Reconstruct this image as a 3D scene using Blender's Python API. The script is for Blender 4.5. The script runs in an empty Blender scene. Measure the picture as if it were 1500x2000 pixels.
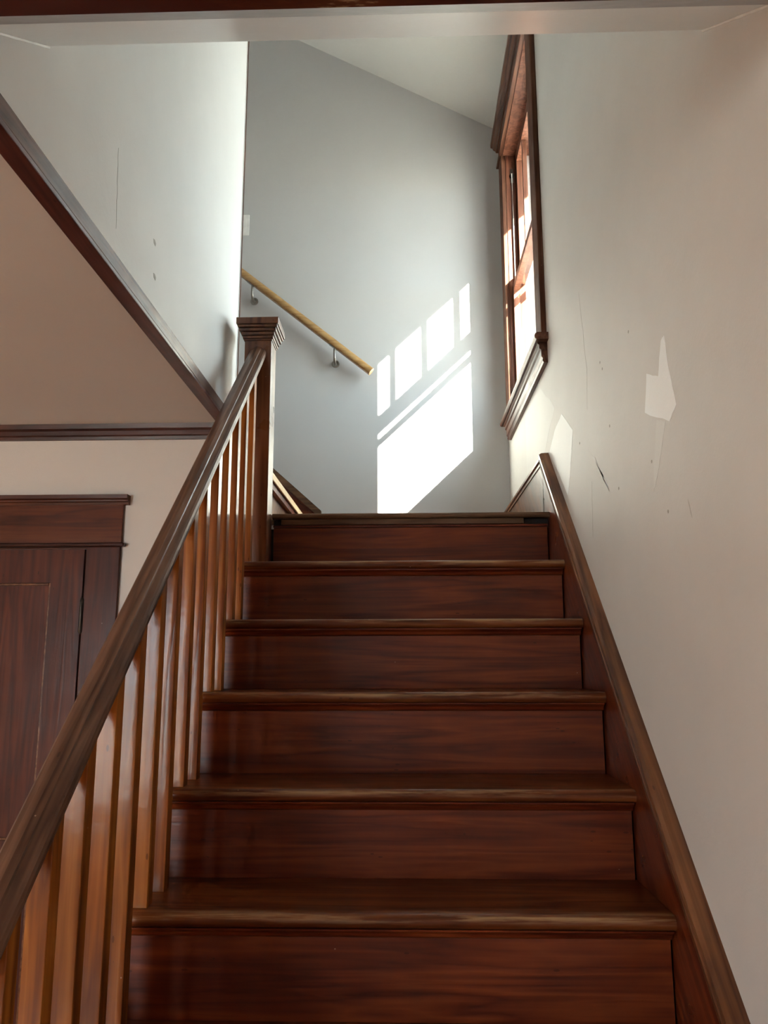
import bpy, bmesh, math, random
from mathutils import Vector, Matrix

random.seed(7)
S = bpy.context.scene
COL = S.collection

# ------------------------------------------------------------------ camera
PITCH, YAW, ROLL = 0.1852, 0.0297, -0.0022
CAM = Vector((-0.481, -1.5524, 0.4576))
fwd = Vector((-math.sin(YAW) * math.cos(PITCH), math.cos(YAW) * math.cos(PITCH), math.sin(PITCH)))
rgt = Vector((math.cos(YAW), math.sin(YAW), 0))
upv = rgt.cross(fwd)
r2 = math.cos(ROLL) * rgt + math.sin(ROLL) * upv
u2 = -math.sin(ROLL) * rgt + math.cos(ROLL) * upv
cd = bpy.data.cameras.new('camera')
cam = bpy.data.objects.new('camera', cd)
COL.objects.link(cam)
m = Matrix((r2, u2, -fwd)).transposed().to_4x4()
m.translation = CAM
cam.matrix_world = m
cd.sensor_fit = 'VERTICAL'
cd.sensor_height = 36.0
cd.lens = 1544.67 / 2000 * 36.0
cd.clip_start = 0.02
S.camera = cam

# ------------------------------------------------------------------ light
S.view_settings.view_transform = 'Standard'
S.view_settings.look = 'None'
S.view_settings.gamma = 1
S.view_settings.use_curve_mapping = False
S.view_settings.exposure = 2.12
S.cycles.use_denoising = True
S.cycles.use_adaptive_sampling = True
S.cycles.adaptive_threshold = 0.03
S.cycles.max_bounces = 7
S.cycles.diffuse_bounces = 5
S.cycles.glossy_bounces = 3
S.cycles.sample_clamp_indirect = 8

world = bpy.data.worlds.new('sky')
S.world = world
world.use_nodes = True
bg = world.node_tree.nodes['Background']
bg.inputs[0].default_value = (0.80, 0.91, 1.0, 1)
bg.inputs[1].default_value = 4.2

SUN_DIR = Vector((-0.80, 1.0, -0.752)).normalized()
sd = bpy.data.lights.new('sun', 'SUN')
sd.energy = 30
sd.angle = 0.0093
sd.color = (1.0, 0.93, 0.82)
sun = bpy.data.objects.new('sun', sd)
COL.objects.link(sun)
sun.rotation_euler = SUN_DIR.to_track_quat('-Z', 'Y').to_euler()


def portal(name, loc, direction, sx, sy):
    ld = bpy.data.lights.new(name, 'AREA')
    ld.shape = 'RECTANGLE'
    ld.size, ld.size_y = sx, sy
    ld.cycles.is_portal = True
    o = bpy.data.objects.new(name, ld)
    COL.objects.link(o)
    o.location = loc
    o.rotation_euler = Vector(direction).to_track_quat('-Z', 'Z').to_euler()
    return o


# ------------------------------------------------------------------ dimensions
FLOOR = -1.14           # hall floor
CEIL = 1.258            # hall ceiling
XW = 0.025              # plaster face of the right wall
XL = -1.0943            # plaster face of the stairwell's left wall
YB = 2.2477             # back wall
YD, YD2 = 1.064, 1.145  # wall with the door: front and rear face
YR = -4.6               # rear wall of the hall
XH = -6.0               # left wall of the hall
T, R, OVH = 0.217, 0.19, 0.03
WY0, WY1, WZ0, WZ1 = 1.24, 2.0477, 1.585, 2.95   # stair window opening
HALLW = ((-3.9, -2.2),)            # hall window openings (rear wall)
RZ0, RZ1 = -0.60, 0.95
SLOPE = R / T
ROOF = 0.543            # slope of the ceiling over the landing

portal('stair_window_portal', (0.20, (WY0 + WY1) / 2, (WZ0 + WZ1) / 2), (-1, 0, 0), WY1 - WY0, WZ1 - WZ0)
for RX0, RX1 in HALLW:
    portal('hall_window_portal', ((RX0 + RX1) / 2, YR - 0.2, (RZ0 + RZ1) / 2), (0, 1, 0), RX1 - RX0, RZ1 - RZ0)


def nose_y(k):
    return (6 - k) * T


def nose_z(k):
    return (6 - k) * R - (0.005 if k == 5 else 0)


# ------------------------------------------------------------------ materials
def new_mat(name):
    mt = bpy.data.materials.new(name)
    mt.use_nodes = True
    nt = mt.node_tree
    b = nt.nodes['Principled BSDF']
    return mt, nt, b


def N(nt, kind, **kw):
    n = nt.nodes.new(kind)
    for k, v in kw.items():
        if k.startswith('i_'):
            key = k[2:]
            key = int(key) if key.isdigit() else key.replace('_', ' ')
            n.inputs[key].default_value = v
        else:
            setattr(n, k, v)
    return n


def ramp(nt, pts):
    n = nt.nodes.new('ShaderNodeValToRGB')
    e = n.color_ramp.elements
    while len(e) > 1:
        e.remove(e[-1])
    e[0].position, e[0].color = pts[0][0], (*pts[0][1], 1)
    for p, c in pts[1:]:
        x = e.new(p)
        x.color = (*c, 1)
    return n


def mixc(nt, fac, a, b, mode='MIX'):
    n = nt.nodes.new('ShaderNodeMix')
    n.data_type = 'RGBA'
    n.blend_type = mode
    L = nt.links.new
    for sock, val in ((n.inputs[0], fac), (n.inputs[6], a), (n.inputs[7], b)):
        if hasattr(val, 'links') or isinstance(val, bpy.types.NodeSocket):
            L(val, sock)
        elif isinstance(val, (int, float)):
            sock.default_value = val
        else:
            sock.default_value = (*val, 1)
    return n.outputs[2]


def wood(name, dark, mid, light, axis=0, scale=1.0, rough=0.30, coat=0.35, bump=0.15, wear=None, pits=0.5, coat_rough=0.22, spec=0.22, rotx=0.0):
    """varnished softwood: long streaky grain along axis, cathedral rings, dents, optional bare wear"""
    mt, nt, b = new_mat(name)
    L = nt.links.new
    tc = N(nt, 'ShaderNodeTexCoord')
    oi = N(nt, 'ShaderNodeObjectInfo')
    mul = N(nt, 'ShaderNodeVectorMath', operation='SCALE')
    comb = N(nt, 'ShaderNodeCombineXYZ')
    for i in range(3):
        L(oi.outputs['Random'], comb.inputs[i])
    L(comb.outputs[0], mul.inputs[0])
    mul.inputs[3].default_value = 17.0
    add = N(nt, 'ShaderNodeVectorMath', operation='ADD')
    rot = N(nt, 'ShaderNodeMapping')
    rot.inputs['Rotation'].default_value = (rotx, 0, 0)
    L(tc.outputs['Object'], rot.inputs[0])
    L(rot.outputs[0], add.inputs[0])
    L(mul.outputs[0], add.inputs[1])
    sc = [15.0, 15.0, 15.0]
    sc[axis] = 1.0
    mp = N(nt, 'ShaderNodeMapping')
    mp.inputs['Scale'].default_value = [s * scale for s in sc]
    L(add.outputs[0], mp.inputs[0])
    # broad rings
    n1 = N(nt, 'ShaderNodeTexNoise', i_Scale=1.3, i_Detail=3.0, i_Roughness=0.5, i_Distortion=0.4)
    L(mp.outputs[0], n1.inputs['Vector'])
    rings = N(nt, 'ShaderNodeMath', operation='MULTIPLY')
    rings.inputs[1].default_value = 9.0
    L(n1.outputs['Fac'], rings.inputs[0])
    fr = N(nt, 'ShaderNodeMath', operation='PINGPONG')
    fr.inputs[1].default_value = 1.0
    L(rings.outputs[0], fr.inputs[0])
    # fine fibre
    sc2 = [95.0, 95.0, 95.0]
    sc2[axis] = 2.2
    mp2 = N(nt, 'ShaderNodeMapping')
    mp2.inputs['Scale'].default_value = sc2
    L(add.outputs[0], mp2.inputs[0])
    n2 = N(nt, 'ShaderNodeTexNoise', i_Scale=1.0, i_Detail=3.0, i_Roughness=0.6)
    L(mp2.outputs[0], n2.inputs['Vector'])
    m1 = N(nt, 'ShaderNodeMath', operation='MULTIPLY')
    m1.inputs[1].default_value = 0.45
    L(fr.outputs[0], m1.inputs[0])
    m2 = N(nt, 'ShaderNodeMath', operation='MULTIPLY_ADD')
    m2.inputs[1].default_value = 0.55
    L(n2.outputs['Fac'], m2.inputs[0])
    L(m1.outputs[0], m2.inputs[2])
    cr = ramp(nt, [(0.22, dark), (0.5, mid), (0.85, light)])
    L(m2.outputs[0], cr.inputs[0])
    col = cr.outputs[0]
    # patchy stain
    n3 = N(nt, 'ShaderNodeTexNoise', i_Scale=3.2, i_Detail=4.0, i_Roughness=0.6)
    L(add.outputs[0], n3.inputs['Vector'])
    r3 = ramp(nt, [(0.35, (0.78, 0.76, 0.75)), (0.65, (1.12, 1.10, 1.07))])
    L(n3.outputs['Fac'], r3.inputs[0])
    col = mixc(nt, 1.0, col, r3.outputs[0], 'MULTIPLY')
    # little dents and specks
    sc4 = [60.0, 60.0, 60.0]
    sc4[axis] = 22.0
    mp4 = N(nt, 'ShaderNodeMapping')
    mp4.inputs['Scale'].default_value = sc4
    L(add.outputs[0], mp4.inputs[0])
    n4 = N(nt, 'ShaderNodeTexVoronoi', i_Scale=1.0)
    L(mp4.outputs[0], n4.inputs['Vector'])
    n5 = N(nt, 'ShaderNodeTexNoise', i_Scale=7.0, i_Detail=1.0)
    L(add.outputs[0], n5.inputs['Vector'])
    lt = N(nt, 'ShaderNodeMath', operation='LESS_THAN')
    lt.inputs[1].default_value = 0.13
    L(n4.outputs['Distance'], lt.inputs[0])
    gt = N(nt, 'ShaderNodeMath', operation='GREATER_THAN')
    gt.inputs[1].default_value = 0.60
    L(n5.outputs['Fac'], gt.inputs[0])
    ds = N(nt, 'ShaderNodeMath', operation='MULTIPLY')
    L(lt.outputs[0], ds.inputs[0])
    L(gt.outputs[0], ds.inputs[1])
    dsm = N(nt, 'ShaderNodeMath', operation='MULTIPLY')
    dsm.inputs[1].default_value = pits
    L(ds.outputs[0], dsm.inputs[0])
    col = mixc(nt, dsm.outputs[0], col, [c * 0.25 for c in dark])
    n6 = N(nt, 'ShaderNodeTexVoronoi', i_Scale=34.0)
    L(add.outputs[0], n6.inputs['Vector'])
    l6 = N(nt, 'ShaderNodeMath', operation='LESS_THAN')
    l6.inputs[1].default_value = 0.045
    L(n6.outputs['Distance'], l6.inputs[0])
    sx = N(nt, 'ShaderNodeSeparateColor')
    L(n6.outputs['Color'], sx.inputs[0])
    g6 = N(nt, 'ShaderNodeMath', operation='GREATER_THAN')
    g6.inputs[1].default_value = 0.93
    L(sx.outputs[0], g6.inputs[0])
    m6 = N(nt, 'ShaderNodeMath', operation='MULTIPLY')
    L(l6.outputs[0], m6.inputs[0])
    L(g6.outputs[0], m6.inputs[1])
    m7 = N(nt, 'ShaderNodeMath', operation='MULTIPLY')
    m7.inputs[1].default_value = pits
    L(m6.outputs[0], m7.inputs[0])
    col = mixc(nt, m7.outputs[0], col, (0.55, 0.40, 0.30))
    if wear is not None:
        # bare, walked-off wood along the rounded front edge (local y close to 0)
        sep = N(nt, 'ShaderNodeSeparateXYZ')
        L(tc.outputs['Object'], sep.inputs[0])
        mr = N(nt, 'ShaderNodeMapRange')
        mr.inputs[1].default_value, mr.inputs[2].default_value = wear[0], wear[1]
        mr.inputs[3].default_value, mr.inputs[4].default_value = 1.0, 0.0
        L(sep.outputs[1], mr.inputs[0])
        mr2 = N(nt, 'ShaderNodeMapRange')
        mr2.inputs[1].default_value, mr2.inputs[2].default_value = -0.016, -0.005
        L(sep.outputs[2], mr2.inputs[0])
        mpw = N(nt, 'ShaderNodeMapping')
        mpw.inputs['Scale'].default_value = (3.5, 60, 60)
        L(add.outputs[0], mpw.inputs[0])
        nw = N(nt, 'ShaderNodeTexNoise', i_Scale=1.0, i_Detail=5.0, i_Roughness=0.65)
        L(mpw.outputs[0], nw.inputs['Vector'])
        rw = ramp(nt, [(0.47, (0, 0, 0)), (0.62, (1, 1, 1))])
        L(nw.outputs['Fac'], rw.inputs[0])
        a1 = N(nt, 'ShaderNodeMath', operation='MULTIPLY')
        L(mr.outputs[0], a1.inputs[0])
        L(mr2.outputs[0], a1.inputs[1])
        a2 = N(nt, 'ShaderNodeMath', operation='MULTIPLY')
        L(a1.outputs[0], a2.inputs[0])
        L(rw.outputs[0], a2.inputs[1])
        a3 = N(nt, 'ShaderNodeMath', operation='MULTIPLY')
        a3.inputs[1].default_value = wear[2]
        L(a2.outputs[0], a3.inputs[0])
        col = mixc(nt, a3.outputs[0], col, (0.42, 0.26, 0.13))
    L(col, b.inputs['Base Color'])
    nr = N(nt, 'ShaderNodeTexNoise', i_Scale=14.0, i_Detail=4.0)
    L(add.outputs[0], nr.inputs['Vector'])
    mr = N(nt, 'ShaderNodeMapRange')
    mr.inputs[3].default_value, mr.inputs[4].default_value = rough * 0.7, rough * 1.35
    L(nr.outputs['Fac'], mr.inputs[0])
    L(mr.outputs[0], b.inputs['Roughness'])
    b.inputs['Coat Weight'].default_value = coat
    b.inputs['Specular IOR Level'].default_value = spec
    b.inputs['Coat Roughness'].default_value = coat_rough
    bp = N(nt, 'ShaderNodeBump', i_Strength=bump, i_Distance=0.002)
    L(m2.outputs[0], bp.inputs['Height'])
    L(bp.outputs[0], b.inputs['Normal'])
    # slow varnish waves on the coat
    nv = N(nt, 'ShaderNodeTexNoise', i_Scale=24.0, i_Detail=2.0)
    L(add.outputs[0], nv.inputs['Vector'])
    bp2 = N(nt, 'ShaderNodeBump', i_Strength=0.12, i_Distance=0.004)
    L(nv.outputs['Fac'], bp2.inputs['Height'])
    L(bp.outputs[0], bp2.inputs['Normal'])
    L(bp2.outputs[0], b.inputs['Coat Normal'])
    return mt


def plaster(name, colour, rough=0.5, bump=0.25, fine=220.0, blotch=0.05):
    mt, nt, b = new_mat(name)
    L = nt.links.new
    tc = N(nt, 'ShaderNodeTexCoord')
    n1 = N(nt, 'ShaderNodeTexNoise', i_Scale=1.6, i_Detail=5.0, i_Roughness=0.6)
    L(tc.outputs['Object'], n1.inputs['Vector'])
    lo = [c * (1 - blotch) for c in colour]
    hi = [min(1, c * (1 + blotch)) for c in colour]
    r1 = ramp(nt, [(0.3, lo), (0.7, hi)])
    L(n1.outputs['Fac'], r1.inputs[0])
    L(r1.outputs[0], b.inputs['Base Color'])
    n2 = N(nt, 'ShaderNodeTexNoise', i_Scale=fine, i_Detail=3.0, i_Roughness=0.55)
    L(tc.outputs['Object'], n2.inputs['Vector'])
    n3 = N(nt, 'ShaderNodeTexNoise', i_Scale=9.0, i_Detail=5.0, i_Roughness=0.6, i_Distortion=0.6)
    L(tc.outputs['Object'], n3.inputs['Vector'])
    b1 = N(nt, 'ShaderNodeBump', i_Strength=bump, i_Distance=0.0012)
    L(n2.outputs['Fac'], b1.inputs['Height'])
    b2 = N(nt, 'ShaderNodeBump', i_Strength=bump, i_Distance=0.006)
    L(n3.outputs['Fac'], b2.inputs['Height'])
    L(b1.outputs[0], b2.inputs['Normal'])
    L(b2.outputs[0], b.inputs['Normal'])
    b.inputs['Roughness'].default_value = rough
    b.inputs['Specular IOR Level'].default_value = 0.3
    return mt


def plain(name, colour, rough=0.5, metal=0.0):
    mt, nt, b = new_mat(name)
    n = N(nt, 'ShaderNodeTexNoise', i_Scale=30.0, i_Detail=3.0)
    tc = N(nt, 'ShaderNodeTexCoord')
    nt.links.new(tc.outputs['Object'], n.inputs['Vector'])
    r = ramp(nt, [(0.3, [c * 0.88 for c in colour]), (0.7, [min(1, c * 1.1) for c in colour])])
    nt.links.new(n.outputs['Fac'], r.inputs[0])
    nt.links.new(r.outputs[0], b.inputs['Base Color'])
    b.inputs['Roughness'].default_value = rough
    b.inputs['Metallic'].default_value = metal
    return mt


def glass(name):
    mt = bpy.data.materials.new(name)
    mt.use_nodes = True
    nt = mt.node_tree
    nt.nodes.clear()
    out = N(nt, 'ShaderNodeOutputMaterial')
    tr = N(nt, 'ShaderNodeBsdfTransparent')
    tr.inputs[0].default_value = (0.95, 0.97, 0.96, 1)
    gl = N(nt, 'ShaderNodeBsdfGlossy')
    gl.inputs['Roughness'].default_value = 0.02
    lw = N(nt, 'ShaderNodeLayerWeight', i_Blend=0.5)
    pw = N(nt, 'ShaderNodeMath', operation='POWER')
    pw.inputs[1].default_value = 5.0
    nt.links.new(lw.outputs['Facing'], pw.inputs[0])
    fz = N(nt, 'ShaderNodeMath', operation='MULTIPLY_ADD')
    fz.inputs[1].default_value, fz.inputs[2].default_value = 0.5, 0.02
    nt.links.new(pw.outputs[0], fz.inputs[0])
    mx = N(nt, 'ShaderNodeMixShader')
    nt.links.new(fz.outputs[0], mx.inputs[0])
    nt.links.new(tr.outputs[0], mx.inputs[1])
    nt.links.new(gl.outputs[0], mx.inputs[2])
    nt.links.new(mx.outputs[0], out.inputs[0])
    return mt


M = {}
RED_D, RED_M, RED_L = (0.070, 0.0105, 0.0035), (0.130, 0.0225, 0.006), (0.195, 0.042, 0.010)
M['riser'] = wood('varnished_riser_wood', RED_D, RED_M, RED_L, 0, rough=0.36, coat=0.25, bump=0.22, coat_rough=0.30)
M['tread'] = wood('worn_tread_wood', (0.062, 0.0135, 0.0045), (0.125, 0.032, 0.009), (0.20, 0.064, 0.018), 0, rough=0.32,
                  coat=0.25, bump=0.2, wear=(0.004, 0.030, 0.8))
SL_A = -math.atan2(0.19, 0.217)
M['skirt'] = wood('skirt_board_wood', RED_D, RED_M, RED_L, 1, rough=0.30, coat=0.3, rotx=SL_A)
M['cap'] = wood('skirt_cap_wood', (0.085, 0.030, 0.012), (0.16, 0.062, 0.024), (0.26, 0.11, 0.045), 1, rough=0.32, coat=0.3, rotx=SL_A)
M['baluster'] = wood('baluster_wood', (0.14, 0.036, 0.006), (0.27, 0.080, 0.012), (0.42, 0.150, 0.024), 2, rough=0.45, coat=0.42, scale=0.8, spec=0.12, coat_rough=0.14)
M['newel'] = wood('newel_wood', (0.070, 0.022, 0.010), (0.135, 0.046, 0.019), (0.20, 0.075, 0.032), 2, rough=0.30, coat=0.45, scale=0.7)
M['rail'] = wood('handrail_wood', (0.075, 0.034, 0.020), (0.135, 0.066, 0.040), (0.21, 0.11, 0.068), 1, rough=0.42, coat=0.2, scale=1.2, rotx=SL_A)
M['casing_x'] = wood('door_casing_wood', (0.058, 0.0115, 0.004), (0.100, 0.023, 0.006), (0.14, 0.038, 0.010), 0, rough=0.45, coat=0.1)
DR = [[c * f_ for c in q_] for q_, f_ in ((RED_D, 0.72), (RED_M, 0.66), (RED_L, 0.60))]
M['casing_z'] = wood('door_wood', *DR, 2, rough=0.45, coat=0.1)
M['trim_x'] = wood('dark_trim_wood', (0.030, 0.008, 0.006), (0.060, 0.015, 0.010), (0.095, 0.028, 0.018), 0, rough=0.4, coat=0.2)
M['trim_y'] = wood('dark_well_trim_wood', (0.060, 0.016, 0.012), (0.105, 0.030, 0.022), (0.16, 0.052, 0.038), 1, rough=0.38, coat=0.25)
M['win_y'] = wood('window_trim_wood', (0.060, 0.024, 0.015), (0.110, 0.046, 0.028), (0.17, 0.080, 0.050), 1, rough=0.4, coat=0.2)
M['win_z'] = wood('window_casing_wood', (0.060, 0.024, 0.015), (0.110, 0.046, 0.028), (0.17, 0.080, 0.050), 2, rough=0.6, coat=0.0, spec=0.12)
M['jamb'] = wood('window_jamb_wood', (0.090, 0.032, 0.018), (0.165, 0.062, 0.036), (0.25, 0.105, 0.065), 2, rough=0.45, coat=0.15)
M['landing'] = wood('landing_edge_wood', (0.070, 0.035, 0.018), (0.125, 0.066, 0.035), (0.19, 0.105, 0.058), 0, rough=0.5, coat=0.05)
M['oak'] = wood('clear_oak', (0.30, 0.165, 0.062), (0.40, 0.235, 0.095), (0.50, 0.32, 0.145), 0, rough=0.38, coat=0.3, pits=0.1)
M['pine'] = wood('bare_pine', (0.62, 0.42, 0.23), (0.75, 0.54, 0.32), (0.84, 0.65, 0.42), 1, rough=0.55, coat=0.0, pits=0.1)
M['floor'] = wood('hall_floor_wood', (0.26, 0.11, 0.045), (0.42, 0.20, 0.085), (0.56, 0.30, 0.14), 1, rough=0.35, coat=0.2)
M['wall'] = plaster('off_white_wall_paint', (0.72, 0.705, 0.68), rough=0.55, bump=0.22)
M['wallb'] = plaster('shade_greyed_wall_paint', (0.51, 0.505, 0.50), rough=0.6, bump=0.10, blotch=0.02)  # same paint as the other walls, darkened to stand in for shade
M['ceil'] = plaster('textured_ceiling_paint', (0.66, 0.65, 0.61), rough=0.8, bump=0.55, fine=70.0, blotch=0.02)
M['soffit'] = plaster('glossy_soffit_paint', (0.72, 0.69, 0.66), rough=0.30, bump=0.22, fine=90)
M['hallceil'] = plaster('hall_ceiling_paint', (0.69, 0.675, 0.655), rough=0.7, bump=0.12, blotch=0.02)
M['patch'] = plaster('touch_up_paint', (0.92, 0.94, 0.945), rough=0.5, bump=0.22, blotch=0.02)
M['patchdim'] = plaster('thin_touch_up_paint', (0.74, 0.735, 0.71), rough=0.52, bump=0.3, blotch=0.03)
M['crack'] = plain('hairline_crack', (0.52, 0.50, 0.47), 0.8)
M['caulk'] = plain('white_caulk', (0.85, 0.83, 0.79), 0.5)
M['hole'] = plain('plaster_dent', (0.42, 0.40, 0.36), 0.8)
M['white'] = plain('white_plastic', (0.78, 0.77, 0.74), 0.35)
M['grey'] = plain('grey_painted_edge', (0.30, 0.275, 0.27), 0.45)
M['nickel'] = plain('brushed_nickel', (0.32, 0.30, 0.27), 0.28, 1.0)
M['iron'] = plain('dark_hinge_steel', (0.06, 0.055, 0.05), 0.4, 0.8)
M['brass'] = plain('old_brass', (0.45, 0.31, 0.13), 0.35, 1.0)
M['cord'] = plain('cotton_sash_cord', (0.70, 0.68, 0.63), 0.8)
M['storm'] = plain('white_storm_frame', (0.75, 0.76, 0.76), 0.4)
M['dark'] = plain('gap_shade_black', (0.012, 0.009, 0.008), 0.8)  # near-black colour standing in for shade inside gaps
M['siding'] = plain('outside_wall_paint', (0.62, 0.60, 0.56), 0.7)
M['grass'] = plain('pale_paving', (0.34, 0.32, 0.30), 0.9)
M['glass'] = glass('window_glass')
mt, nt, b = new_mat('flaking_header_wood')
tc = N(nt, 'ShaderNodeTexCoord')
mp = N(nt, 'ShaderNodeMapping')
mp.inputs['Scale'].default_value = (3.0, 11.0, 11.0)
nt.links.new(tc.outputs['Object'], mp.inputs[0])
nn = N(nt, 'ShaderNodeTexNoise', i_Scale=1.6, i_Detail=6.0, i_Roughness=0.6)
nt.links.new(mp.outputs[0], nn.inputs['Vector'])
rr = ramp(nt, [(0.50, (0.060, 0.012, 0.007)), (0.57, (0.10, 0.03, 0.012)), (0.60, (0.36, 0.27, 0.16)), (0.68, (0.25, 0.17, 0.08))])
nt.links.new(nn.outputs['Fac'], rr.inputs[0])
nt.links.new(rr.outputs[0], b.inputs['Base Color'])
b.inputs['Roughness'].default_value = 0.4
M['flake'] = mt


# ------------------------------------------------------------------ mesh helpers
class MB:
    def __init__(self):
        self.v, self.f = [], []

    def box(self, x0, x1, y0, y1, z0, z1):
        n = len(self.v)
        self.v += [(x, y, z) for x in (x0, x1) for y in (y0, y1) for z in (z0, z1)]
        self.f += [tuple(n + i for i in q) for q in
                   ((0, 1, 3, 2), (4, 6, 7, 5), (0, 4, 5, 1), (2, 3, 7, 6), (0, 2, 6, 4), (1, 5, 7, 3))]
        return self

    def loft(self, rings, cap=True):
        n = len(self.v)
        k = len(rings[0])
        for r in rings:
            self.v += [tuple(p) for p in r]
        for i in range(len(rings) - 1):
            for j in range(k):
                a, c = n + i * k + j, n + i * k + (j + 1) % k
                self.f.append((a, c, c + k, a + k))
        if cap:
            self.f.append(tuple(n + j for j in reversed(range(k))))
            self.f.append(tuple(n + (len(rings) - 1) * k + j for j in range(k)))
        return self

    def prism(self, prof, axis, a0, a1):
        """profile in the two other axes (in xyz order), swept along axis"""
        def p3(p, a):
            q = list(p)
            q.insert(axis, a)
            return q
        return self.loft([[p3(p, a0) for p in prof], [p3(p, a1) for p in prof]])

    def sweep(self, p0, p1, e1, e2, prof, cut=None):
        """profile (a,b) -> a*e1 + b*e2 swept from p0 to p1; cut: axis index for plumb ends"""
        p0, p1, e1, e2 = Vector(p0), Vector(p1), Vector(e1), Vector(e2)
        d = (p1 - p0).normalized()
        rs = []
        for p in (p0, p1):
            ring = []
            for a, bb in prof:
                w = p + e1 * a + e2 * bb
                if cut is not None:
                    w = w + d * ((p[cut] - w[cut]) / d[cut])
                ring.append(w)
            rs.append(ring)
        return self.loft(rs)

    def tube(self, pts, rad, seg=10):
        rings = []
        pts = [Vector(p) for p in pts]
        for i, p in enumerate(pts):
            d = (pts[min(i + 1, len(pts) - 1)] - pts[max(i - 1, 0)]).normalized()
            a = d.cross(Vector((0, 0, 1)))
            if a.length < 1e-3:
                a = d.cross(Vector((0, 1, 0)))
            a.normalize()
            c = d.cross(a)
            r = rad[i] if isinstance(rad, (list, tuple)) else rad
            rings.append([p + a * (r * math.cos(t)) + c * (r * math.sin(t)) for t in
                          [2 * math.pi * j / seg for j in range(seg)]])
        return self.loft(rings)

    def build(self, name, mat, parent=None, bevel=0.0, origin=(0, 0, 0), smooth=False, seg=2):
        me = bpy.data.meshes.new(name)
        o = Vector(origin)
        me.from_pydata([tuple(Vector(p) - o) for p in self.v], [], self.f)
        bm = bmesh.new()
        bm.from_mesh(me)
        bmesh.ops.recalc_face_normals(bm, faces=bm.faces)
        if bevel:
            es = [e for e in bm.edges if len(e.link_faces) == 2 and e.calc_face_angle(0) > 0.6]
            bmesh.ops.bevel(bm, geom=es, offset=bevel, segments=seg, affect='EDGES', profile=0.5, clamp_overlap=True)
        bm.to_mesh(me)
        bm.free()
        if smooth:
            for p in me.polygons:
                p.use_smooth = True
            try:
                me.set_sharp_from_angle(angle=math.radians(35))
            except Exception:
                pass
        me.materials.append(M[mat])
        ob = bpy.data.objects.new(name, me)
        COL.objects.link(ob)
        ob.location = o
        if parent is not None:
            ob.parent = parent
            ob.location = o - WLOC.get(parent.name, Vector())
        WLOC[ob.name] = o
        return ob


WLOC = {}


def empty(name, loc=(0, 0, 0), parent=None):
    o = bpy.data.objects.new(name, None)
    COL.objects.link(o)
    o.empty_display_size = 0.1
    WLOC[o.name] = Vector(loc)
    o.location = Vector(loc)
    if parent is not None:
        o.parent = parent
        o.location = Vector(loc) - WLOC[parent.name]
    return o


def tag(o, label=None, cat=None, group=None, kind=None):
    if label:
        o['label'] = label
    if cat:
        o['category'] = cat
    if group:
        o['group'] = group
    if kind:
        o['kind'] = kind
    return o


def box(name, mat, parent, x0, x1, y0, y1, z0, z1, bevel=0.0, seg=2):
    c = ((x0 + x1) / 2, (y0 + y1) / 2, z0)
    return MB().box(x0, x1, y0, y1, z0, z1).build(name, mat, parent, bevel, c, seg=seg)


def struct(o, label, cat):
    return tag(o, label, cat, kind='structure')


# ------------------------------------------------------------------ the shell
TOP = 4.75
ws = 0.15
fl = MB().box(XH - 0.12, XW + ws, YR - 0.12, YD2, FLOOR - 0.12, FLOOR).build('floor', 'floor')
struct(fl, 'brown wooden hall floor at the foot of the stairs', 'floor')

w = MB()
w.box(XW, XW + ws, YR - 0.12, WY0 - 0.008, FLOOR, TOP)
w.box(XW, XW + ws, WY1 + 0.008, YB + 0.12, FLOOR, TOP)
w.box(XW, XW + ws, WY0 - 0.008, WY1 + 0.008, FLOOR, WZ0 - 0.035)
w.box(XW, XW + ws, WY0 - 0.008, WY1 + 0.008, WZ1 + 0.01, TOP)
wall_right = struct(w.build('wall_right', 'wall'), 'scuffed off white plaster wall with the window, right of the stairs', 'wall')

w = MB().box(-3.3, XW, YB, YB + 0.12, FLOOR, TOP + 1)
wall_back = struct(w.build('wall_back', 'wallb'), 'off white wall, greyed to imitate shade, behind the landing with the sunlit window pattern', 'wall')

w = MB().box(XL - 0.10, XL, -0.72, YD2, CEIL + 0.21, TOP).box(XL - 0.026, XL, -0.72, YD2, CEIL + 0.004, CEIL + 0.21)
wall_left = struct(w.build('wall_left', 'wall'), 'bright white stairwell wall above the diagonal dark trim', 'wall')

w = MB()
w.box(XH - 0.12, -2.349, YD, YD2, FLOOR, CEIL)
w.box(-1.545, -1.047, YD, YD2, FLOOR, CEIL)
w.box(-2.349, -1.545, YD, YD2, 0.844, CEIL)
w.box(-3.3, XL - 0.1, YD, YD2, CEIL, TOP)
w.box(XL - 0.1, XL - 0.027, YD, YD2, CEIL, CEIL + 0.209)
wall_far = struct(w.build('wall_far', 'wall'), 'dim off white hall wall around the dark wooden door', 'wall')

w = MB().box(XH - 0.12, XH, YR - 0.12, YD2, FLOOR, CEIL)
struct(w.build('wall_hall', 'wall'), 'off white side wall of the hall left of the door', 'wall')

w = MB()
xs_ = [XH - 0.12] + [x for p in HALLW for x in p] + [XW]
for i in range(0, len(xs_), 2):
    w.box(xs_[i], xs_[i + 1], YR - 0.12, YR, FLOOR, CEIL)
for RX0, RX1 in HALLW:
    w.box(RX0, RX1, YR - 0.12, YR, FLOOR, RZ0)
    w.box(RX0, RX1, YR - 0.12, YR, RZ1, CEIL)
struct(w.build('wall_rear', 'wall'), 'off white rear wall of the hall with the front window', 'wall')

# hall ceiling, with the stairwell left open
w = MB()
w.box(XH - 0.12, XL - 0.028, YR - 0.12, YD, CEIL, CEIL + 0.2)
w.box(XL - 0.028, XW, YR - 0.12, -0.75, CEIL, CEIL + 0.2)
ceiling = struct(w.build('ceiling', 'hallceil'), 'taupe shaded flat ceiling of the hall left of the stairwell', 'ceiling')

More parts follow.
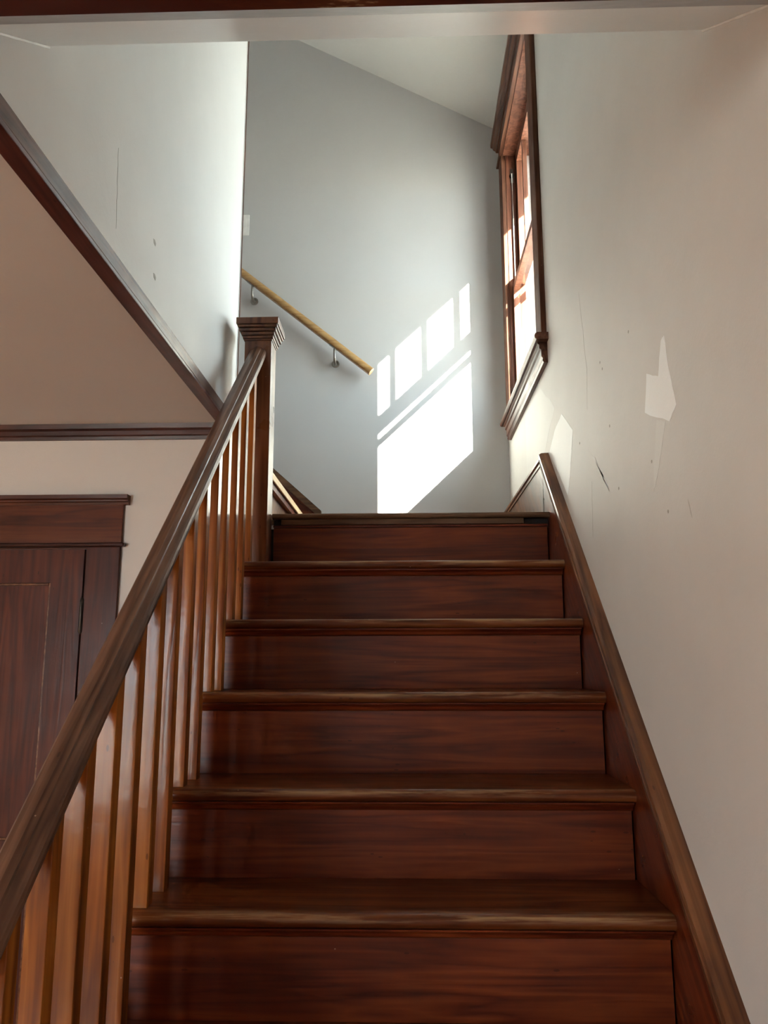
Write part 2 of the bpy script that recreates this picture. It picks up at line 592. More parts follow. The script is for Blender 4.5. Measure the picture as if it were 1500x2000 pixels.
# sloped ceiling over landing and upper flight
zc = lambda x: 3.25 - ROOF * x
w = MB().prism([(-3.3, zc(-3.3)), (0.43, zc(0.43)), (0.43, zc(0.43) + 0.12), (-3.3, zc(-3.3) + 0.12)], 1, -0.5, YB + 0.5)
# (profile is x,z)
slope = struct(w.build('ceiling', 'ceil'), 'sloping textured ceiling above the landing', 'ceiling')
slope['label'] = 'sloping textured white ceiling above landing and window'
# eave board outside
eave = MB().box(0.43, 0.455, -0.5, YB + 0.5, 2.935, 3.06).build('trim_1', 'siding')
struct(eave, 'painted eave board outside above the stair window', 'trim')

# sloped bulkhead at the front of the stairwell
ys, yb, zb = -0.7178, -0.3761, 1.5007
sl = (zb - CEIL) / (yb - ys)
w = MB().prism([(ys, CEIL), (yb, zb), (yb, TOP), (yb - 0.12, TOP), (yb - 0.12, zb + 0.1), (ys - 0.03, CEIL + 0.1)], 0, XL, XW)
bulk = struct(w.build('wall_front', 'soffit'), 'glossy white sloped header across the top of the stairwell', 'wall')
d = Vector((0, yb - ys, zb - CEIL)).normalized()
nrm = Vector((0, d.z, -d.y))
for x in (XL, XW):
    sgn = 1 if x == XL else -1
    pts, rad = [], []
    for i in range(14):
        t = i / 13
        p = Vector((x, ys, CEIL)).lerp(Vector((x, yb, zb)), t)
        pts.append(p + nrm * 0.001 + Vector((sgn * 0.001, 0, 0)))
        rad.append(0.0020 + 0.0012 * random.random())
    MB().tube(pts, rad, 6).build('caulk_line', 'caulk', bulk, smooth=True)

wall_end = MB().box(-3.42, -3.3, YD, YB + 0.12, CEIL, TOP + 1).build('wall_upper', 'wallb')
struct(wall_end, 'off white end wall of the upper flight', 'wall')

# front trim at the edge of the header
tr = empty('trim_2', (XL, -0.72, CEIL))
struct(tr, 'dark brown header trim with flaking paint and grey edge at the top', 'trim')
g0 = Vector((0, -0.709, 1.250))
g1 = Vector((0, -0.628, 1.3205))
MB().prism([(-0.83, 1.250), (-0.709, 1.250), (-0.709, 1.262), (-0.83, 1.262)], 0, XL, XW).build('board', 'flake', tr)
MB().prism([(-0.709, 1.250), (-0.630, 1.3115), (-0.632, 1.325), (-0.709, 1.268)], 0, XL, XW).build('grey_edge', 'grey', tr)
tag(tr.children[1], 'grey painted edge')

# left well trim (L section)
tr = empty('trim_3', (XL, 0.2, CEIL))
struct(tr, 'dark diagonal looking trim along the stairwell edge of hall ceiling', 'trim')
MB().box(-1.124, -1.0855, -0.72, YD, 1.2495, 1.260).build('bottom_board', 'trim_y', tr, 0.002)
MB().box(XL, -1.0865, -0.72, YD2 - 0.02, 1.2605, 1.297).build('side_board', 'win_y', tr, 0.002)

# crown between hall ceiling and far wall
cr = MB().prism([(YD, 1.208), (YD - 0.010, 1.208), (YD - 0.012, 1.218), (YD - 0.018, 1.222), (YD - 0.020, 1.236), (YD - 0.030, 1.242), (YD - 0.034, 1.258), (YD, 1.258)],
                0, XH, -1.09).build('trim_4', 'trim_x')
struct(cr, 'dark crown moulding above the door', 'trim')

# end strip of the left wall
cb = empty('trim_5', (XL, YD2, CEIL))
struct(cb, 'thin corner strip on the end of white stairwell wall', 'trim')
MB().box(XL - 0.04, XL + 0.002, YD2, YD2 + 0.006, 1.0, TOP).build('white_strip', 'wall', cb)
MB().box(XL - 0.04, XL + 0.0045, YD2 + 0.006, YD2 + 0.014, 1.0, TOP).build('brown_strip', 'win_z', cb)


# paint patches and cracks on the right wall
def wall_poly(name, mat, pts, x=XW, th=0.0006, parent=wall_right, sgn=-1):
    return MB().loft([[(x, p[0], p[1]) for p in pts], [(x + sgn * th, p[0], p[1]) for p in pts]]).build(name, mat, parent)


def jitter(pts, n=5, a=0.004):
    out = []
    for i, p in enumerate(pts):
        p2 = pts[(i + 1) % len(pts)]
        for k in range(n):
            t = k / n
            out.append((p[0] + (p2[0] - p[0]) * t + (random.uniform(-a, a) if k else 0),
                        p[1] + (p2[1] - p[1]) * t + (random.uniform(-a, a) if k else 0)))
    return out


A = [(-0.0769, 1.082), (-0.0892, 1.0086), (-0.1166, 0.9274), (-0.074, 0.9076), (0.0728, 0.9721), (0.0455, 1.0486), (-0.0273, 1.016), (-0.0572, 1.0796)]
wall_poly('paint_patch', 'patch', jitter(A, 4, 0.002))
wall_poly('paint_patch', 'patchdim', jitter([(-0.0508, 0.9148), (0.0292, 0.8131), (0.0498, 0.7962), (0.0334, 0.8569), (0.0002, 0.9337)], 4, 0.003), th=0.0004)
Bp = [(0.9385, 1.2458), (0.782, 1.144), (0.8682, 1.0041), (0.8923, 0.9684), (0.93, 0.97), (1.0879, 1.072), (1.2548, 1.1876), (1.0559, 1.2524)]
Bp = [(0.9385, 1.2458), (0.782, 1.144), (0.850, 1.02), (0.8996, 0.965), (1.02, 1.065), (1.19, 1.178), (1.07, 1.225)]
wall_poly('paint_patch', 'patch', jitter(Bp, 4, 0.002))
wall_poly('paint_patch', 'patchdim', jitter([(0.5925, 1.0288), (0.5122, 0.979), (0.3991, 0.871), (0.43, 0.91), (0.4814, 0.9366)], 4, 0.003), th=0.0004)
wall_poly('paint_patch', 'patchdim', jitter([(1.30, 1.20), (1.70, 1.20), (1.70, 1.48), (1.30, 1.46), (1.05, 1.30)], 5, 0.008), th=0.0003)


def crack(pts, wd=0.0022, x=XW, parent=wall_right, sgn=-1, mat='crack'):
    l, r = [], []
    for i, p in enumerate(pts):
        h = wd * random.uniform(0.3, 0.6) if 0 < i < len(pts) - 1 else 0.0003
        l.append((p[0] - h, p[1]))
        r.append((p[0] + h, p[1]))
    MB().loft([[(x, *p) for p in l + r[::-1]], [(x + sgn * 0.0004, *p) for p in l + r[::-1]]]).build('crack', mat, parent)


def wiggle(a, c, n, amp):
    return [(a[0] + (c[0] - a[0]) * i / n + random.uniform(-amp, amp), a[1] + (c[1] - a[1]) * i / n) for i in range(n + 1)]


crack([(0.6179, 1.5147)] + wiggle((0.600, 1.44), (0.5669, 1.2588), 6, 0.004) + [(0.5857, 1.1453)])
crack(wiggle((0.5753, 0.9374), (0.5969, 0.7849), 6, 0.003))
crack(wiggle((-0.14, 0.742), (-0.155, 0.705), 4, 0.001), 0.003)
for (a, c) in ((0.42, 1.22), (0.40, 1.195), (0.155, 1.19), (0.31, 0.86), (-0.03, 0.74), (0.36, 1.03), (0.05, 0.86), (0.7, 1.08)):
    wall_poly('dent', 'hole', [(a + 0.004 * math.cos(t), c + 0.004 * math.sin(t)) for t in (0, 1.2, 2.5, 3.6, 5)])
# marks on the left wall
for (a, c) in ((0.2107, 1.4655), (0.2243, 1.382)):
    pts = [(a - 0.008, c + 0.004), (a + 0.002, c + 0.006), (a + 0.012, c + 0.001), (a + 0.008, c - 0.008), (a - 0.003, c - 0.006)]
    wall_poly('dent', 'hole', pts, XL, parent=wall_left, sgn=1)
crack(wiggle((-0.045, 1.54), (-0.030, 1.36), 9, 0.002), 0.0022, XL, wall_left, 1)

# ------------------------------------------------------------------ landing and staircase
stair = empty('staircase', (-0.5, 0, FLOOR))
tag(stair, 'dark red varnished wooden staircase climbing to the sunlit landing', 'staircase')
XS0, XS1 = -1.048, -0.0005


def nose_profile(y0, zt, depth, th=0.026, r=0.012):
    """tread section in (y,z): rounded front at y0, top at zt"""
    pts = [(y0 + depth, zt - th), (y0 + depth, zt)]
    n = 7
    for i in range(n + 1):
        t = math.pi / 2 + math.pi * i / n
        pts.append((y0 + th / 2 + th / 2 * math.cos(t), zt - th / 2 + th / 2 * math.sin(t)))
    return pts


for k in range(2, 12):
    y0, zt = nose_y(k), nose_z(k)
    MB().prism(nose_profile(y0, zt, T + OVH + 0.002), 0, XS0, XS1).build('tread', 'tread', stair, origin=(-0.5, y0, zt), smooth=True)
for k in range(1, 12):
    y0, zt = nose_y(k), nose_z(k)
    zb_ = nose_z(k + 1) if k < 11 else FLOOR
    x1 = -0.005
    x0 = XS0 + 0.012 if k > 1 else -0.939
    MB().box(x0, x1, y0 + OVH, y0 + OVH + 0.018, zb_, zt - (0.0265 if k > 1 else 0.0465)).build('riser', 'riser', stair, 0.0008, (-0.5, y0 + OVH, zb_))
    if k > 1:
        cz = zt - 0.026
        MB().prism([(y0 + OVH, cz), (y0 + 0.006, cz), (y0 + 0.0065, cz - 0.003), (y0 + 0.011, cz - 0.005), (y0 + 0.017, cz - 0.010), (y0 + 0.0205, cz - 0.016), (y0 + 0.0245, cz - 0.019), (y0 + OVH, cz - 0.020)],
                   0, x0, -0.004).build('cove_moulding', 'riser', stair, origin=(-0.5, y0, cz))
# unseen blocks added behind the joints, near-black to pass for shade
car = MB()
for k in range(1, 12):
    y0, zt = nose_y(k), nose_z(k)
    car.box(-0.9 if k > 1 else -0.995, -0.001, y0 + OVH + 0.019, y0 + OVH + T - 0.002, max(FLOOR, zt - R - 0.15), zt - (0.03 if k > 1 else 0.047))
car.build('dark_gap_filler', 'dark', stair)
# outer string and panel below it
os_ = MB().prism([(-1.20, FLOOR), (-1.20, FLOOR + 0.02), (1.063, 0.76 + 0.03), (1.063, 0.40)], 0, -1.046, -1.03)
# (profile is y,z)
os_.build('outer_string', 'skirt', stair)
wu = MB().prism([(-1.14, FLOOR), (1.063, 0.45), (1.063, FLOOR)], 0, -1.046, -1.036)
wu.build('spandrel_panel', 'wall', stair)

# landing
land = empty('landing', (-0.5, nose_y(1), nose_z(1)))
tag(land, 'wooden stair landing with worn brown front edge below the window', 'landing')
y0, zt = nose_y(1), nose_z(1)
MB().prism(nose_profile(y0, zt, 0.12, 0.019), 0, -0.941, XS1).build('nosing_board', 'landing', land, origin=(-0.5, y0, zt), smooth=True)
MB().box(XL, 0.0, y0 + 0.12, YB, zt - 0.02, zt).build('floor_board', 'landing', land)
MB().box(-0.911, -0.086, y0 + 0.012, y0 + 0.031, zt - 0.038, zt - 0.0195).build('edge_strip', 'landing', land, 0.0015)
MB().box(-0.94, -0.001, y0 + 0.032, y0 + 0.04, zt - 0.045, zt - 0.0195).build('slot_shade_block', 'dark', land)  # added block, shade of the open slot ends put into its colour
MB().box(-0.94, -0.005, y0 + 0.022, y0 + 0.031, zt - 0.046, zt - 0.0385).build('cove_moulding', 'riser', land, 0.001)

# upper flight turning left
uf = empty('upper_staircase', (-1.2, 1.7, zt))
tag(uf, 'upper flight turning left behind the newel, with pale bare nosing', 'staircase')
for i in range(5):
    x1 = -0.975 - i * T
    z1 = zt + R * (i + 1)
    y_a, y_b = YD2 + 0.015, YB - 0.026
    MB().box(x1 - T - 0.03, x1 - 0.006, y_a, y_b, z1 - 0.026, z1).build('tread', 'riser', uf)
    MB().box(x1 - 0.006, x1, y_a, y_b, z1 - 0.026, z1 + 0.001).build('nosing_strip', 'pine', uf, 0.0015)
    MB().box(x1 - 0.045, x1 - 0.010, y_a, y_b, z1 - 0.050, z1 - 0.0265).build('cove_moulding', 'skirt', uf)
    MB().box(x1 - 0.048, x1 - 0.030, y_a, y_b, z1 - R, z1 - 0.050).build('riser', 'cap', uf)

# ------------------------------------------------------------------ skirt boards
SB0 = 0.122            # height of the sloping board's top edge over the nosing line (vertical)
zsk = lambda y: SB0 + SLOPE * y
yap = (1.165 - zsk(0)) / SLOPE
sk = empty('baseboard_right', (0, 0, 0))
struct(sk, 'dark red sloping skirt board with moulded cap along the right wall', 'baseboard')
MB().prism([(-1.35, FLOOR), (-1.35, zsk(-1.35) if zsk(-1.35) > FLOOR else FLOOR + 0.02), (yap, 1.165), (yap + 0.03, 0.70), (yap + 0.03, FLOOR)], 0, 0.0, XW).build('board', 'skirt', sk)
# (profile is y,z)
bb = MB().prism([(yap - 0.002, 0.70), (yap - 0.002, 1.15), (YB, 1.15), (YB, 0.70)], 0, 0.0, XW).build('landing_board', 'cap', sk)
dv = Vector((0, 1, SLOPE)).normalized()
nv = Vector((0, -SLOPE, 1)).normalized()
capprof = [(0.0, -0.040), (-0.004, -0.040), (-0.0055, -0.034), (-0.0045, -0.030), (-0.008, -0.027), (-0.0105, -0.014), (-0.006, -0.011), (-0.010, -0.007), (-0.009, 0.002), (-0.001, 0.006), (0.012, 0.007), (XW, 0.007), (XW, -0.010), (0.0, -0.03)]
# sloping cap ends plumb-cut on the apex
MB().sweep((0, -1.30, zsk(-1.30)), (0, yap + 0.012, zsk(yap + 0.012)), (1, 0, 0), nv, capprof, cut=1).build('sloping_cap', 'cap', sk)
cap2 = [(0.0, 1.140), (-0.004, 1.140), (-0.0045, 1.149), (-0.010, 1.155), (-0.009, 1.166), (0.0, 1.170), (XW, 1.171), (XW, 1.14)]
MB().prism([(p[0], p[1]) for p in cap2], 1, yap + 0.012, YB).build('landing_cap', 'cap', sk)

bk = empty('baseboard_back', (-0.5, YB, zt))
struct(bk, 'dark red skirt board climbing left along the back wall', 'baseboard')
MB().prism([(-0.9, zt), (XW - 0.026, zt), (XW - 0.026, 1.135), (-0.9, 1.135)], 1, YB - 0.02, YB).build('board', 'riser', bk)
MB().prism([(-0.9, 1.135), (XW - 0.026, 1.135), (XW - 0.026, 1.152), (-0.9, 1.152)], 1, YB - 0.027, YB).build('cap', 'cap', bk)
xa, xb = -0.9, -2.1
su = 0.90
zsu = lambda x: 1.165 + su * (xa - x)
MB().prism([(xa, zt), (xa, 1.15), (xb, zsu(xb) - 0.015), (xb, zsu(xb) - 0.5)], 1, YB - 0.02, YB).build('sloping_board', 'riser', bk)
MB().prism([(xa, 1.134), (xa, 1.174), (xb, zsu(xb) + 0.009), (xb, zsu(xb) - 0.031)], 1, YB - 0.030, YB).build('sloping_cap', 'landing', bk)
MB().prism([(xa, 1.124), (xa, 1.134), (xb, zsu(xb) - 0.031), (xb, zsu(xb) - 0.041)], 1, YB - 0.024, YB).build('bead', 'skirt', bk)

# ------------------------------------------------------------------ balustrade
bal = empty('balustrade', (-0.99, 0, FLOOR))
tag(bal, 'open wooden balustrade with square balusters and a capped newel post', 'balustrade')
XC = -0.9915


def newel(cy, z0, ztop):
    h = 0.0465
    n = MB().box(XC - h, XC + h, cy - h, cy + h, z0, ztop - 0.012).build('newel_post', 'newel', bal, 0.002, (XC, cy, z0))
    steps = [(0.0495, -0.085, -0.078), (0.053, -0.078, -0.068), (0.0575, -0.067, -0.056), (0.0635, -0.055, -0.043), (0.0685, -0.042, -0.033), (0.073, -0.0325, -0.0085)]
    for hw, a, c in steps:
        MB().box(XC - hw, XC + hw, cy - hw, cy + hw, ztop + a, ztop + c).build('cap_moulding', 'newel', n, 0.0018, (XC, cy, ztop + a))
    MB().box(XC - 0.0485, XC + 0.0485, cy - 0.0485, cy + 0.0485, ztop - 0.0085, ztop).build('cap_top', 'newel', n, 0.0012, (XC, cy, ztop))
    return n


newel(1.0605, nose_z(2), 1.630)
newel(-1.16, FLOOR, -1.16 * SLOPE + 0.72)

RC = 0.571
hp = [(0.0175, 0.0), (0.0185, 0.010), (0.0235, 0.016), (0.0285, 0.022), (0.0295, 0.030), (0.0275, 0.0365), (0.0235, 0.0400), (0.0120, 0.0440), (0.0105, 0.0470), (0.0, 0.0495)]
railprof = hp + [(-a_, c_) for a_, c_ in reversed(hp[:-1])]
rail = MB().sweep((XC, -1.115, RC - 1.115 * SLOPE), (XC, 1.0142, RC + 1.0142 * SLOPE), (1, 0, 0), nv, railprof, cut=1).build('handrail', 'rail', bal, origin=(XC, 0, RC))

bw = 0.016
proto = {}
for k in range(2, 12):
    for j, dy in enumerate((0.031, 0.137)):
        if k == 2 and j == 1:
            continue
        if k == 11 and j == 0:
            continue
        yy = nose_y(k) + dy
        z0 = nose_z(k)
        za = RC + SLOPE * yy
        zb2 = RC + SLOPE * (yy + 2 * bw)
        key = (j, k == 5)
        if key in proto:
            o = proto[key].copy()
            COL.objects.link(o)
            o.parent = bal
            o.location = Vector((XC, yy, z0)) - WLOC['balustrade']
        else:
            m_ = MB()
            m_.loft([[(XC - bw, yy, z0), (XC + bw, yy, z0), (XC + bw, yy + 2 * bw, z0), (XC - bw, yy + 2 * bw, z0)],
                     [(XC - bw, yy, za), (XC + bw, yy, za), (XC + bw, yy + 2 * bw, zb2), (XC - bw, yy + 2 * bw, zb2)]])
            proto[key] = m_.build('baluster', 'baluster', bal, 0.0012, (XC, yy, z0))

# ------------------------------------------------------------------ stair window
win = empty('window_1', (XW, 1.65, WZ0))
struct(win, 'stair window with dark wooden casing and four light upper sash', 'window')
XI = 0.005              # casing face
# jambs
for ya, yb_ in ((WY0 - 0.012, WY0), (WY1, WY1 + 0.012)):
    box('side_jamb', 'jamb', win, XW - 0.012, 0.105, ya, yb_, WZ0 - 0.02, WZ1)
    box('outer_jamb', 'storm', win, 0.105, XW + ws, ya, yb_, WZ0 - 0.02, WZ1)
box('head_jamb', 'jamb', win, XW - 0.012, XW + ws, WY0 - 0.012, WY1 + 0.012, WZ1, WZ1 + 0.012)
box('sill', 'storm', win, 0.03, 0.22, WY0 - 0.012, WY1 + 0.012, WZ0 - 0.04, WZ0 - 0.0)
# stops
for ya, yb_ in ((WY0, WY0 + 0.010), (WY1 - 0.004, WY1)):
    box('stop_bead', 'jamb', win, 0.026, 0.040, ya, yb_, WZ0, WZ1)
    box('parting_bead', 'win_z', win, 0.0705, 0.0745, ya, yb_ + (0.004 if ya > 1.5 else 0) - (0.004 if ya > 1.5 else 0), WZ0, WZ1)
# casings
box('side_casing', 'win_z', win, XI, XW, WY0 - 0.105, WY0 + 0.002, 1.602, WZ1 + 0.005, 0.003)
box('side_casing', 'win_z', win, XI, XW, WY1 - 0.001, WY1 + 0.105, 1.602, WZ1 + 0.005, 0.003)
box('fillet', 'win_y', win, XI - 0.012, XW, WY0 - 0.118, WY1 + 0.118, WZ1 + 0.005, WZ1 + 0.017, 0.004)
box('head_casing', 'win_y', win, XI, XW, WY0 - 0.105, WY1 + 0.105, WZ1 + 0.017, WZ1 + 0.118, 0.002)
hc = MB().prism([(XW, WZ1 + 0.118), (XI - 0.006, WZ1 + 0.118), (XI - 0.010, WZ1 + 0.128), (XI - 0.020, WZ1 + 0.134), (XI - 0.024, WZ1 + 0.144), (XI - 0.034, WZ1 + 0.149), (XI - 0.035, WZ1 + 0.166), (XW, WZ1 + 0.166)],
                1, WY0 - 0.145, WY1 + 0.145)
hc.build('head_cap', 'win_y', win)
# stool and apron
st = MB().prism([(0.04, 1.576), (-0.018, 1.576), (-0.024, 1.581), (-0.025, 1.590), (-0.022, 1.597), (-0.016, 1.602), (0.04, 1.602)], 1, WY0 - 0.135, WY1 + 0.135)
st.build('stool', 'win_y', win, smooth=True)
ap = MB().prism([(XW, 1.500), (0.010, 1.500), (0.006, 1.506), (0.0075, 1.516), (0.002, 1.522), (0.002, 1.548), (-0.004, 1.552), (-0.004, 1.566), (-0.010, 1.570), (-0.010, 1.576), (XW, 1.576)], 1, WY0 - 0.105, WY1 + 0.105)
ap.build('apron', 'win_y', win)


def sash(name, mat, x0, x1, y0, y1, z0, z1, stile, bot, top, parent):
    s = MB()
    s.box(x0, x1, y0, y0 + stile, z0, z1)
    s.box(x0, x1, y1 - stile, y1, z0, z1)
    s.box(x0, x1, y0 + stile, y1 - stile, z0, z0 + bot)
    s.box(x0, x1, y0 + stile, y1 - stile, z1 - top, z1)
    return s.build(name, mat, parent, origin=((x0 + x1) / 2, (y0 + y1) / 2, z0))


SY0, SY1 = WY0 + 0.001, WY1 - 0.001
us = sash('upper_sash', 'jamb', 0.076, 0.104, SY0, SY1, 2.255, WZ1 - 0.002, 0.036, 0.061, 0.05, win)
ms = [1.449, 1.651, 1.860]
edges = [SY0 + 0.036] + ms + [SY1 - 0.036]
for y in ms:
    box('muntin', 'jamb', us, 0.080, 0.100, y - 0.0115, y + 0.0115, 2.316, WZ1 - 0.052)
for a, c in zip(edges[:-1], edges[1:]):
    a2 = a + (0.0115 if a in ms else 0)
    c2 = c - (0.0115 if c in ms else 0)
    box('pane', 'glass', us, 0.0890, 0.0910, a2, c2, 2.316, WZ1 - 0.052)
ls = sash('lower_sash', 'jamb', 0.0405, 0.0700, SY0, SY1, WZ0 + 0.001, 2.240, 0.036, 0.072, 0.030, win)
box('pane', 'glass', ls, 0.054, 0.056, SY0 + 0.036, SY1 - 0.036, WZ0 + 0.073, 2.21)
ss = sash('storm_sash', 'storm', 0.150, 0.170, 1.241, 2.046, WZ0 + 0.001, WZ1 - 0.002, 0.021, 0.03, 0.03, win)
box('storm_rail', 'storm', ss, 0.150, 0.170, 1.262, 2.025, 2.238, 2.264)
box('pane', 'glass', ss, 0.159, 0.161, 1.262, 2.025, WZ0 + 0.031, 2.238)
box('pane', 'glass', ss, 0.159, 0.161, 1.262, 2.025, 2.264, WZ1 - 0.032)
# pulley and cord on the far jamb
pu = box('pulley', 'nickel', win, 0.048, 0.062, WY1 - 0.003, WY1 - 0.0002, 2.80, 2.875, 0.001)
MB().tube([(0.055, WY1 - 0.010, 2.835), (0.055, WY1 - 0.001, 2.835)], 0.012, 14).build('pulley_wheel', 'iron', pu, smooth=True)
MB().tube([(0.0545, WY1 - 0.009, 2.845), (0.0545, WY1 - 0.0095, 2.6), (0.055, WY1 - 0.0085, 2.40), (0.055, WY1 - 0.008, 2.238)], 0.0032, 8).build('sash_cord', 'cord', win, smooth=True)

# window behind the camera, in the hall
for wi, (RX0, RX1) in enumerate(HALLW):
    w2 = empty('window_%d' % (wi + 2), ((RX0 + RX1) / 2, YR, RZ0))
    struct(w2, 'tall front window in the rear hall wall behind the stairs foot', 'window')
    f = MB()
    ya, yc_ = YR - 0.09, YR - 0.05
    f.box(RX0, RX0 + 0.05, ya, yc_, RZ0, RZ1).box(RX1 - 0.05, RX1, ya, yc_, RZ0, RZ1)
    f.box(RX0 + 0.05, RX1 - 0.05, ya, yc_, RZ0, RZ0 + 0.06).box(RX0 + 0.05, RX1 - 0.05, ya, yc_, RZ1 - 0.05, RZ1)
    f.box(RX0 + 0.05, RX1 - 0.05, ya, yc_, 0.13, 0.17)
    f.build('frame', 'win_z', w2)
    box('pane', 'glass', w2, RX0 + 0.05, RX1 - 0.05, YR - 0.071, YR - 0.069, RZ0 + 0.06, 0.13)
    box('pane', 'glass', w2, RX0 + 0.05, RX1 - 0.05, YR - 0.071, YR - 0.069, 0.17, RZ1 - 0.05)
    for a, c in ((RX0 - 0.1, RX0), (RX1, RX1 + 0.1)):
        box('side_casing', 'win_z', w2, a, c, YR, YR + 0.02, RZ0, RZ1, 0.002)
    box('head_casing', 'casing_x', w2, RX0 - 0.1, RX1 + 0.1, YR, YR + 0.02, RZ1, RZ1 + 0.12, 0.002)
    box('stool', 'casing_x', w2, RX0 - 0.12, RX1 + 0.12, YR, YR + 0.04, RZ0 - 0.03, RZ0, 0.002)

# ------------------------------------------------------------------ door
DX0, DX1, DT = -2.335, -1.5655, 0.826
door = empty('door_1', (-1.95, YD, FLOOR))
struct(door, 'dark red panelled hall door with wide casing left of the stairs', 'door')
dy0, dy1 = YD - 0.010, YD + 0.026
leaf = MB()
leaf.box(DX1 - 0.108, DX1, dy0, dy1, FLOOR + 0.01, DT)
leaf.box(DX0, DX0 + 0.108, dy0, dy1, FLOOR + 0.01, DT)
leaf.box(DX0 + 0.108, DX1 - 0.108, dy0, dy1, DT - 0.112, DT)
leaf.box(DX0 + 0.108, DX1 - 0.108, dy0, dy1, -0.28, -0.10)
leaf.box(DX0 + 0.108, DX1 - 0.108, dy0, dy1, FLOOR + 0.01, FLOOR + 0.22)
lf = leaf.build('leaf', 'casing_z', door, origin=(DX0, YD, FLOOR))
for z0_, z1_ in ((-0.10, DT - 0.112), (FLOOR + 0.22, -0.28)):
    box('panel', 'casing_z', lf, DX0 + 0.108, DX1 - 0.108, dy0 + 0.012, dy1 - 0.012, z0_, z1_)
    # sticking around the panel
    for (a, c, e, g) in ((DX1 - 0.116, DX1 - 0.108, z0_, z1_), (DX0 + 0.108, DX0 + 0.116, z0_, z1_), (DX0 + 0.116, DX1 - 0.116, z1_ - 0.008, z1_), (DX0 + 0.116, DX1 - 0.116, z0_, z0_ + 0.008)):
        box('panel_bead', 'cap', lf, a, c, dy0 + 0.005, dy0 + 0.014, e, g, 0.002)
for z_ in (0.552, -0.9):
    hg = MB().tube([(DX1 + 0.004, dy0 - 0.004, z_), (DX1 + 0.004, dy0 - 0.004, z_ + 0.105)], 0.0055, 10).build('hinge', 'iron', lf, smooth=True)
    MB().tube([(DX1 + 0.004, dy0 - 0.004, z_ - 0.008), (DX1 + 0.004, dy0 - 0.004, z_), (DX1 + 0.004, dy0 - 0.004, z_ + 0.105), (DX1 + 0.004, dy0 - 0.004, z_ + 0.113)], [0.003, 0.0068, 0.0068, 0.003], 10).build('hinge_pin', 'iron', lf, smooth=True)
kn = MB().tube([(DX0 + 0.06, dy0, -0.19), (DX0 + 0.06, dy0 - 0.03, -0.19), (DX0 + 0.06, dy0 - 0.036, -0.19), (DX0 + 0.06, dy0 - 0.055, -0.19), (DX0 + 0.06, dy0 - 0.064, -0.19)], [0.010, 0.010, 0.026, 0.028, 0.012], 16)
kn.build('door_knob', 'brass', lf, smooth=True)
box('jamb', 'casing_z', door, DX1 + 0.003, DX1 + 0.0205, YD + 0.0, YD2, FLOOR, DT + 0.018)
box('jamb', 'casing_z', door, DX0 - 0.0135, DX0 - 0.003, YD, YD2, FLOOR, DT + 0.018)
box('head_jamb', 'casing_x', door, DX0 - 0.003, DX1 + 0.003, YD + 0.005, YD2, DT + 0.003, DT + 0.018)
yc = YD - 0.014
box('side_casing', 'casing_z', door, DX1 + 0.007, DX1 + 0.121, yc, YD, FLOOR, 0.834, 0.002)
box('side_casing', 'casing_z', door, DX0 - 0.121, DX0 - 0.006, yc, YD, FLOOR, 0.834, 0.002)
box('fillet', 'trim_x', door, DX0 - 0.137, DX1 + 0.137, yc - 0.014, YD, 0.834, 0.847, 0.005)
box('head_casing', 'casing_x', door, DX0 - 0.124, DX1 + 0.124, yc, YD, 0.847, 0.980, 0.0015)
MB().prism([(YD, 0.978), (yc - 0.003, 0.978), (yc - 0.005, 0.985), (yc - 0.010, 0.988), (yc - 0.011, 0.993), (yc - 0.018, 0.997), (yc - 0.020, 1.010), (YD, 1.010)], 0, DX0 - 0.142, DX1 + 0.142).build('head_cap', 'casing_x', door)

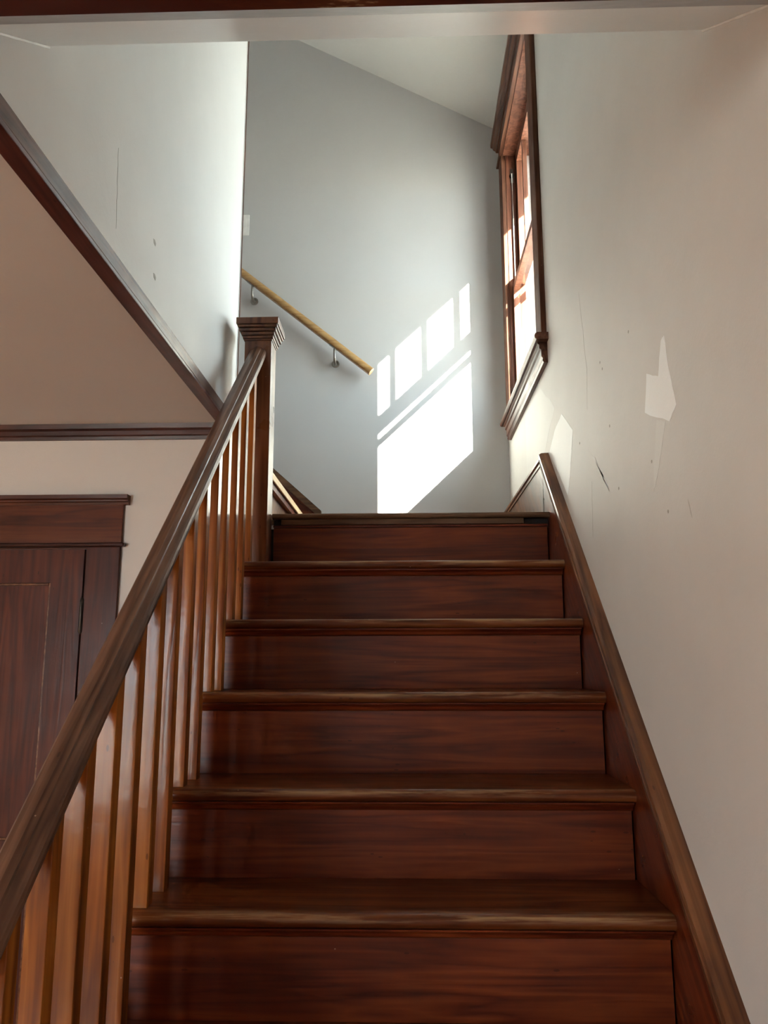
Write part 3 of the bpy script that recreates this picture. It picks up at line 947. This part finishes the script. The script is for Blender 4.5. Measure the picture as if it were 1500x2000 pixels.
# ------------------------------------------------------------------ wall handrail and switch
hr = empty('wall_handrail', (-1.0, YB, 1.8))
tag(hr, 'round clear oak handrail on metal brackets along the back wall', 'handrail')
yh = YB - 0.062
hs = -0.818
pz = lambda x: 1.872 + hs * (x + 0.66)
P0, P1 = Vector((-0.655, yh, pz(-0.655))), Vector((-1.9, yh, pz(-1.9)))
dd = (P1 - P0).normalized()
nn_ = Vector((0, -1, 0)).cross(dd)
if nn_.z < 0:
    nn_ = -nn_
prof = []
for i in range(20):
    t = 2 * math.pi * i / 20
    prof.append((0.021 * math.cos(t), max(-0.016, 0.0215 * math.sin(t))))
MB().sweep(P0, P1, (0, -1, 0), nn_, prof).build('rail', 'oak', hr, smooth=True)
for bx in (-0.838, -1.262, -1.72):
    zr = pz(bx) - 0.0155 / abs(dd.x)
    zp = zr - 0.062
    br = MB().tube([(bx, YB, zp), (bx, YB - 0.004, zp), (bx, YB - 0.006, zp), (bx, YB - 0.007, zp)], [0.020, 0.020, 0.016, 0.008], 18).build('bracket', 'nickel', hr, smooth=True)
    MB().tube([(bx, YB - 0.006, zp - 0.004), (bx, YB - 0.030, zp - 0.010), (bx, YB - 0.050, zp - 0.006), (bx, yh - 0.002, zp + 0.012), (bx, yh - 0.002, zr - 0.002)], [0.0095, 0.0085, 0.0075, 0.0065, 0.006], 12).build('bracket_arm', 'nickel', br, smooth=True)
    MB().sweep(Vector((bx, yh, pz(bx))) - nn_ * 0.0165 - dd * 0.022, Vector((bx, yh, pz(bx))) - nn_ * 0.0165 + dd * 0.022, (0, -1, 0), nn_, [(-0.008, -0.003), (0.008, -0.003), (0.008, 0.0), (-0.008, 0.0)]).build('saddle', 'nickel', br)

sw = empty('light_switch', (-1.335, YB, 2.66))
tag(sw, 'white light switch plate on the back wall, half hidden by stairwell wall', 'light switch')
box('plate', 'white', sw, -1.371, -1.301, YB - 0.006, YB, 2.655, 2.772, 0.002)
box('toggle', 'white', sw, -1.341, -1.331, YB - 0.016, YB - 0.006, 2.702, 2.724, 0.001)

# ------------------------------------------------------------------ outside ground
g = MB().box(-40, 40, -40, 40, -2.0, -1.9).build('ground', 'grass')
tag(g, 'pale paved ground outside below the windows', 'ground', kind='structure')
